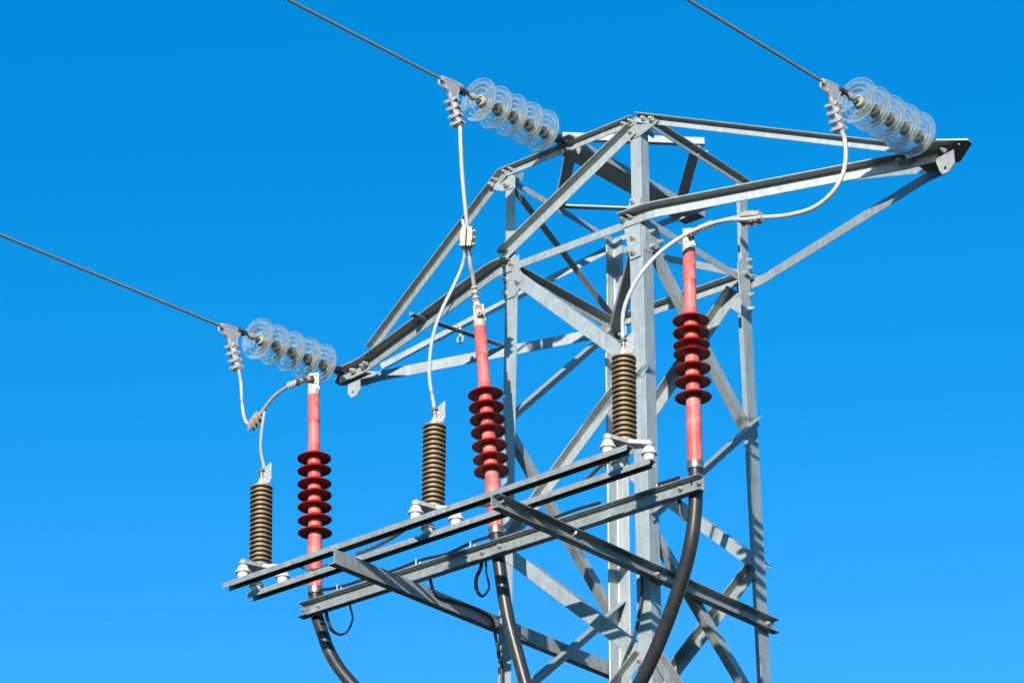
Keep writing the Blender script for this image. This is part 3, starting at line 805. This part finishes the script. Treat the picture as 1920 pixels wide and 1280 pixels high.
# ================================================================== SURGE ARRESTERS
ash = [(.0405, .0095), (.050, .0072), (.058, .0052), (.0615, .0030), (.0628, -.0006), (.0618, -.0045), (.058, -.0060), (.051, -.0035), (.043, -.0015), (.0405, -.0020)]
AM = mesh_of(lathe(ash, 40, closed=True), 'rib', BROWN, 50)
def post_mesh():
    return mesh_of(lathe([(.0240, 0), (.0270, .004), (.0280, .018), (.0290, .030), (.0410, .034), (.0425, .038), (.0415, .043), (.0330, .048), (.0305, .060), (.0270, .070), (.0190, .078), (.0140, .082)], 32), 'post_insulator', WHITEP, 40)
PI_ = post_mesh()
def make_arrester():
    root = thing('surge_arrester', '', 'surge arrester', (0, 0, 0), 'brown ribbed surge arresters on white feet')
    # local origin: centroid of the feet on top of the beams
    feet = [(-.006, -.128, 0), (.100, .070, 0), (-.098, .070, 0)]
    zb = .082
    def rim(c, r, a0, a1, n=6): return [(c[0]+r*math.cos(a0+(a1-a0)*k/n), c[1]+r*math.sin(a0+(a1-a0)*k/n), zb) for k in range(n+1)]
    pts = []
    for i in range(3):
        f = V(feet[i]); a = math.atan2(f.y, f.x)
        pts += [V(p) for p in rim(f, .022, a-1.2, a+1.2, 4)]
        g_ = V(feet[(i+2) % 3]) if False else V(feet[(i+1) % 3])
        a2 = math.atan2((f+g_).y, (f+g_).x)
        pts.append(V((.050*math.cos(a2), .050*math.sin(a2), zb)))
    # order the outline by angle
    pts.sort(key=lambda p: math.atan2(p.y, p.x))
    plate('base_plate', pts, (0, 0, 1), .022, 0, BRACK, root)
    for f in feet:
        o = bpy.data.objects.new('post_insulator', PI_); o.location = f; link(o, root)
        bolt(V(f)+V((0, 0, zb+.022)), (0, 0, 1), root, BOLTL)
    z0 = zb+.022
    n = 17; H = .468
    obj('housing', lathe([(.046, z0), (.046, z0+.012), (.0410, z0+.014), (.0410, z0+H), (.036, z0+H+.006)], 32), BROWNC, root)
    for k in range(n):
        o = bpy.data.objects.new('rib', AM); o.location = (0, 0, z0+.028+k*(H-.034)/(n-1)); link(o, root)
    zt = z0+H+.004
    mb = lathe([(.040, zt), (.040, zt+.008), (.026, zt+.012), (.024, zt+.024), (.016, zt+.026), (.016, zt+.040), (.008, zt+.041), (.008, zt+.075)], 20)
    obj('top_terminal', mb, BRACK, root)
    N = V((.10, -.99, 0)).normalized(); S = V((0, 0, 1)).cross(N)
    o0 = V((.004, .004, zt+.012))
    P = [o0+S*x+V((0, 0, y)) for x, y in [(.010, 0), (.052, -.004), (.056, .014), (.062, .016), (.062, .112), (.050, .110), (.010, .085)]]
    Hs = [o0+S*x+V((0, 0, y)) for x, y in [(.020, .068), (.034, .055), (.047, .088), (.020, .040), (.048, .062), (.048, .040), (.032, .082), (.034, .030)]]
    plate('terminal_plate', P, N, .006, 0, BRACK, root, holes=Hs, hr=.0042)
    mb = tube([(0, 0, zt+.062), (0, 0, zt+.100)], .0125, 12, smooth_path=False)
    tube([(-.022, -.012, zt+.085), (.026, -.012, zt+.090)], .007, 8, mb, smooth_path=False)
    tube([(-.020, .008, zt+.070), (.026, .008, zt+.072)], .007, 8, mb, smooth_path=False)
    obj('wire_clamp', mb, CAPM, root)
    return root, zt+.10
a0, AZ = make_arrester()
AL = [((-1.284, -1.638, ZT+H+TL), 'brown ribbed surge arrester at the far left end of the platform'),
      ((-.035, -1.641, ZT+H+.003), 'brown ribbed surge arrester between the two left red terminations'),
      ((1.256, -1.650, ZT+H+TR), 'brown ribbed surge arrester standing in front of the front tower leg')]
for i, (l, lab) in enumerate(AL):
    a = a0 if i == 0 else dup(a0)
    a.location = l; a['label'] = lab; a.rotation_euler = (R((0.5, -0.4, 0.3)[i]), R((-0.6, 0.4, 0.5)[i]), 0)
AT = [V(l)+V((0, 0, AZ)) for l, _ in AL]

# ================================================================== JUMPERS
def crimps(mb, a, b, n, r, rr):
    a, b = V(a), V(b)
    f = lambda t: r + rr*max(0, math.sin(t*n*2*math.pi))**.6
    tube([a+(b-a)*k/48 for k in range(49)], f, 12, mb, smooth_path=False)
    return mb
def jumper(name, label, pts, r, mt, lug=None, n=12):
    root = thing(name, label, 'cable', pts[0])
    obj('conductor', tube(pts, r, n), mt, root)
    if lug:
        a, b, c, nn = lug                 # crimped sleeve a-b, copper strap b-c
        obj('crimp_sleeve', crimps(MB(), a, b, nn, .013, .008), CEMENT, root)
        a, b, c = V(a), V(b), V(c)
        d = (c-b).normalized(); N = V((.50, -.86, 0)); N = (N-d*N.dot(d)).normalized(); S = d.cross(N)
        hw = .017
        e = b-d*.012
        st = plate('copper_strap', [e+S*hw, c+S*hw, c-S*hw, e-S*hw], N, .008, .006, COPPER, root)
        for q in (b+(c-b)*.25, b+(c-b)*.75): bolt(q+N*.014, N, root, BOLTS)
    return root
def connector(label, c, axis, side, size=(.10, .05, .05), nb=3):
    """parallel groove connector: two grooved blocks drawn together by bolts"""
    c = V(c); X = V(axis).normalized(); Z = ortho(side, X); Y = Z.cross(X)
    M = Matrix((X, Y, Z)).transposed().to_4x4()
    root = thing('parallel_connector', label, 'connector', c)
    l, w_, h = size
    def blk(nm, cz, hz, ww):
        mb = box((0, 0, cz), (l, ww, hz), None, M)
        box((0, 0, cz+(.004 if cz > 0 else -.004)), (l*.55, ww*1.06, hz), mb, M)
        o = bpy.data.objects.new(nm, mesh_of(mb, nm, CONN)); link(o, root)
        bv = o.modifiers.new('soft_edges', 'BEVEL'); bv.width = .003; bv.segments = 2
    blk('upper_jaw', h*.28, h*.46, w_); blk('lower_jaw', -h*.28, h*.46, w_)
    for k in range(nb):
        x = (k-(nb-1)/2)*l*.34
        mb = MB()
        lathe([(.005, -h*.5-.022), (.005, h*.5+.008)], 8, mb, M @ Matrix.Translation((x, 0, 0)))
        lathe([(.0105, h*.5), (.0105, h*.5+.010)], 6, mb, M @ Matrix.Translation((x, 0, 0)))
        lathe([(.0105, -h*.5-.014), (.0105, -h*.5)], 6, mb, M @ Matrix.Translation((x, 0, 0)))
        o = bpy.data.objects.new('bolt', mesh_of(mb, 'bolt', CAPM)); link(o, root)
    return root
# left phase
yl = -1.02
jumper('jumper_cable', 'pale jumper cable hanging from the lowest clamp to the left connector',
       [NK[0], (-1.984,-1.130,-0.520), (-1.970,-1.130,-0.643), (-1.949,-1.130,-0.740), (-1.927,-1.120,-0.783), (-1.880,-1.115,-0.788), (-1.848,-1.110,-0.769)], .0095, WHITEC)
jumper('jumper_cable', 'grey jumper cable arching up from the left connector to the left termination',
       [(-1.911,-1.130,-0.831), (-1.849,-1.130,-0.782), (-1.783,-1.130,-0.723), (-1.705,-1.130,-0.672), (-1.600,-1.130,-0.642)], .0100, GREYC,
       ((-1.600,-1.130,-0.642), (-1.516,-1.130,-0.643), (-1.404,-1.125,-0.654), 4))
jumper('tap_cable', 'short whitish tap cable dropping to the far left surge arrester',
       [(-1.812,-1.100,-0.715), (-1.764,-1.160,-0.813), (-1.621,-1.320,-1.006), (-1.444,-1.500,-1.211), AT[0]+V((0, 0, .03)), AT[0]], .0085, WHITEC2)
connector('beige bolted connector joining three jumper cables at the far left', (-1.872,-1.115,-0.780), V((-1.783,-1.130,-0.723))-V((-1.911,-1.130,-0.831)), (-.6, .5, .6), (.095, .05, .055))
# middle phase
jumper('jumper_cable', 'long pale jumper cable hanging from the middle clamp down to the leaning termination',
       [NK[1], (0.008,-1.480,0.212), (-0.014,-1.440,0.054), (-0.042,-1.380,-0.128), (-0.066,-1.330,-0.249), (-0.105,-1.270,-0.377), (-0.129,-1.220,-0.432), (-0.152,-1.180,-0.482)], .0115, WHITEC,
       ((-0.152,-1.180,-0.482), (-0.162,-1.150,-0.560), (-0.148,-1.130,-0.644), 3))
jumper('tap_cable', 'long curved whitish tap cable falling to the middle surge arrester',
       [(-0.144,-1.290,-0.116), (-0.136,-1.280,-0.174), (-0.137,-1.270,-0.275), (-0.186,-1.240,-0.366), (-0.243,-1.250,-0.480), (-0.280,-1.300,-0.626), (-0.270,-1.380,-0.803), (-0.208,-1.480,-1.007), (-0.126,-1.570,-1.197), AT[1]+V((0, 0, .03)), AT[1]], .0098, WHITEC2)
connector('beige bolted connector on the jumpers in front of the left crossarm tie', (-0.060,-1.345,-0.276), V((-0.061,-1.340,-0.221))-V((-0.068,-1.340,-0.324)), (-.8, -.4, 0), (.115, .052, .062))
# right phase
jumper('jumper_cable', 'pale jumper cable looping from the right clamp under the long crossarm',
       [NK[2], (2.270,-1.060,-0.357), (2.271,-1.060,-0.460), (2.250,-1.070,-0.564), (2.182,-1.080,-0.650), (2.073,-1.090,-0.698), (1.931,-1.100,-0.695), (1.802,-1.110,-0.669), (1.665,-1.110,-0.624), (1.569,-1.110,-0.602), (1.443,-1.110,-0.589)], .0120, WHITEC,
       ((1.443,-1.110,-0.589), (1.355,-1.115,-0.596), (1.294,-1.125,-0.621), 5))
jumper('tap_cable', 'whitish tap cable arching over the right termination to the arrester by the front leg',
       [(1.797,-1.160,-0.687), (1.709,-1.170,-0.674), (1.579,-1.180,-0.641), (1.454,-1.200,-0.642), (1.343,-1.240,-0.681), (1.246,-1.300,-0.759), (1.178,-1.370,-0.876), (1.157,-1.450,-1.015), (1.176,-1.540,-1.176), AT[2]+V((0, 0, .04)), AT[2]], .0112, WHITEC2)
connector('beige bolted connector on the jumper in front of the right tower leg', (1.714,-1.140,-0.657), V((1.824,-1.140,-0.688))-V((1.591,-1.140,-0.627)), (0, 0, 1), (.125, .052, .055))

# ================================================================== BLACK POWER CABLES
def black(label, pts, r):
    o = obj('power_cable', tube(pts, r, 20, k=10), BLACK)
    return tag(o, label, 'cable', 'black power cables going down the tower')
black('black power cable below the far left termination curving towards the tower', [B1+V((0, 0, .0)), B1+V((.005, 0, -.10)), (-1.315,-1.100,-2.220), (-1.283,-1.080,-2.322), (-1.216,-1.050,-2.444), (-1.121,-1.000,-2.567), (-0.958,-0.900,-2.727), (-.45, -.72, -3.6), (-.40, -.68, -5), (-.38, -.70, GZ-.1)], .0350)
black('straight black power cable below the leaning termination beside the left leg', [B2, B2+V((.01, 0, -.11)), (-0.031,-1.090,-2.225), (-0.012,-1.060,-2.432), (0.025,-1.030,-2.627), (0.064,-1.000,-2.820), (0.102,-0.960,-3.053), (-.12, -.80, -4.2), (-.05, -.72, GZ-.1)], .0355)
black('black power cable at the right sweeping down across the front leg', [B3, B3+V((0, 0, -.09)), (1.271,-1.100,-2.176), (1.239,-1.090,-2.311), (1.182,-1.070,-2.436), (1.104,-1.050,-2.571), (1.002,-1.020,-2.711), (0.885,-0.990,-2.854), (0.742,-0.950,-2.991), (0.543,-0.880,-3.159), (.30, -.72, -4.2), (.25, -.70, GZ-.1)], .0370)

def thin(name, label, pts, r, mt, cat='wire', flat=None):
    o = obj(name, tube(pts, r, 8, flat=flat), mt)
    return tag(o, label, cat)
thin('earth_loop', 'thin black earth loop hanging below the beam by the far left cable', [(-1.280,-1.120,-2.078), (-1.267,-1.120,-2.144), (-1.233,-1.120,-2.214), (-1.172,-1.120,-2.257), (-1.113,-1.120,-2.250), (-1.078,-1.120,-2.190), (-1.092,-1.120,-2.130), (-1.109,-1.120,-2.070)], .0100, BLACKT, flat=.6)
thin('earth_loop', 'narrow black earth loop hanging left of the leaning termination cable', [(-0.143,-1.120,-2.047), (-0.151,-1.120,-2.119), (-0.184,-1.120,-2.177), (-0.180,-1.120,-2.242), (-0.143,-1.120,-2.288), (-0.105,-1.120,-2.270), (-0.094,-1.120,-2.236), (-0.113,-1.120,-2.159), (-0.117,-1.120,-2.060)], .0100, BLACKT, flat=.6)
thin('earth_loop', 'short black earth strap hanging left of the right cable', [(1.183,-1.120,-2.059), (1.192,-1.120,-2.126), (1.197,-1.120,-2.177), (1.213,-1.110,-2.202), (1.231,-1.080,-2.183)], .0100, BLACKT, flat=.6)
zc = ZT+.092
thin('earth_wire', 'black earth wire clipped along the top of the rear beam, left half', [(-1.318,-1.130,-1.964), (-1.157,-1.130,-1.982), (-0.959,-1.130,-1.982), (-0.763,-1.130,-1.985), (-0.569,-1.130,-1.975), (-0.377,-1.130,-1.987), (-0.206,-1.130,-1.967), (-0.091,-1.120,-1.960)], .0085, BLACKT)
thin('earth_wire', 'black earth wire clipped along the top of the rear beam, centre', [(0.332,-1.130,-1.979), (0.405,-1.130,-1.974), (0.532,-1.130,-1.969), (0.676,-1.130,-1.974)], .0085, BLACKT)
thin('earth_wire', 'short black earth wire on the right end of the rear beam', [(1.054,-1.130,-1.974), (1.117,-1.130,-1.976), (1.197,-1.130,-1.974)], .0100, BLACKT)
thin('earth_wire', 'grey earth lead dipping from the front beam near the far left arrester', [(-1.049,-1.620,-2.017), (-1.043,-1.550,-2.025), (-0.984,-1.520,-2.041), (-0.890,-1.520,-2.040), (-0.722,-1.600,-2.067)], .0085, DARKST)
thin('earth_wire', 'dark earth lead strung between the front beams below the middle arrester', [(-0.614,-1.600,-2.070), (-0.510,-1.580,-2.054), (-0.377,-1.580,-2.034), (-0.201,-1.650,-2.041), (-0.063,-1.750,-2.084)], .0095, DARKST)
thin('earth_wire', 'dark earth lead passing behind the beams left of the front leg', [(0.715,-1.550,-2.095), (0.823,-1.530,-2.067), (0.921,-1.520,-2.017), (1.026,-1.550,-1.993), (1.135,-1.600,-2.010), (1.277,-1.640,-2.013)], .0095, DARKST)
thin('earth_wire', 'short dark lead meeting the leaning termination between the beams', [(0.196,-1.600,-1.980), (0.222,-1.550,-1.999), (0.330,-1.560,-2.021)], .0085, DARKST)
thin('down_wire', 'thin black wire lying along the left platform arm and down the left leg', [(-0.523,-1.111,-2.083), (-0.523,-1.080,-2.154), (-0.523,-1.031,-2.171), (-0.523,-0.917,-2.162), (-0.523,-0.762,-2.152), (-0.523,-0.660,-2.157), (-0.523,-0.597,-2.176), (-0.523,-0.570,-2.247), (-0.496,-0.570,-2.392), (-0.473,-0.570,-2.582), (-.50, -.58, -4), (-.56, -.64, GZ)], .0085, BLACKT)
thin('down_wire', 'thin black wire curving down beside the front tower leg', [(0.497,-0.560,-2.166), (0.499,-0.560,-2.248), (0.474,-0.560,-2.378), (0.443,-0.560,-2.491), (0.375,-0.560,-2.610), (0.329,-0.560,-2.749), (.35, -.58, -3.2), (.50, -.62, -5), (.55, -.66, GZ)], .0085, BLACKT)
# wire clips standing on the rear beam
for q in [(-1.164,-1.140,-2.006), (-0.583,-1.140,-1.999), (-0.194,-1.140,-1.994), (1.075,-1.140,-2.003)]:
    q = V(q); q.z = ZT+.086
    mb = MB(); box(q+V((0, 0, .008)), (.045, .020, .012), mb)
    for s in (-.015, .015):
        lathe([(.0045, 0), (.0045, .030 + (.022 if s < 0 else 0))], 8, mb, Matrix.Translation(q+V((s, 0, .008))))
        lathe([(.009, 0), (.009, .008)], 6, mb, Matrix.Translation(q+V((s, 0, .018))))
    obj('wire_clip', mb, WARMST, tower)
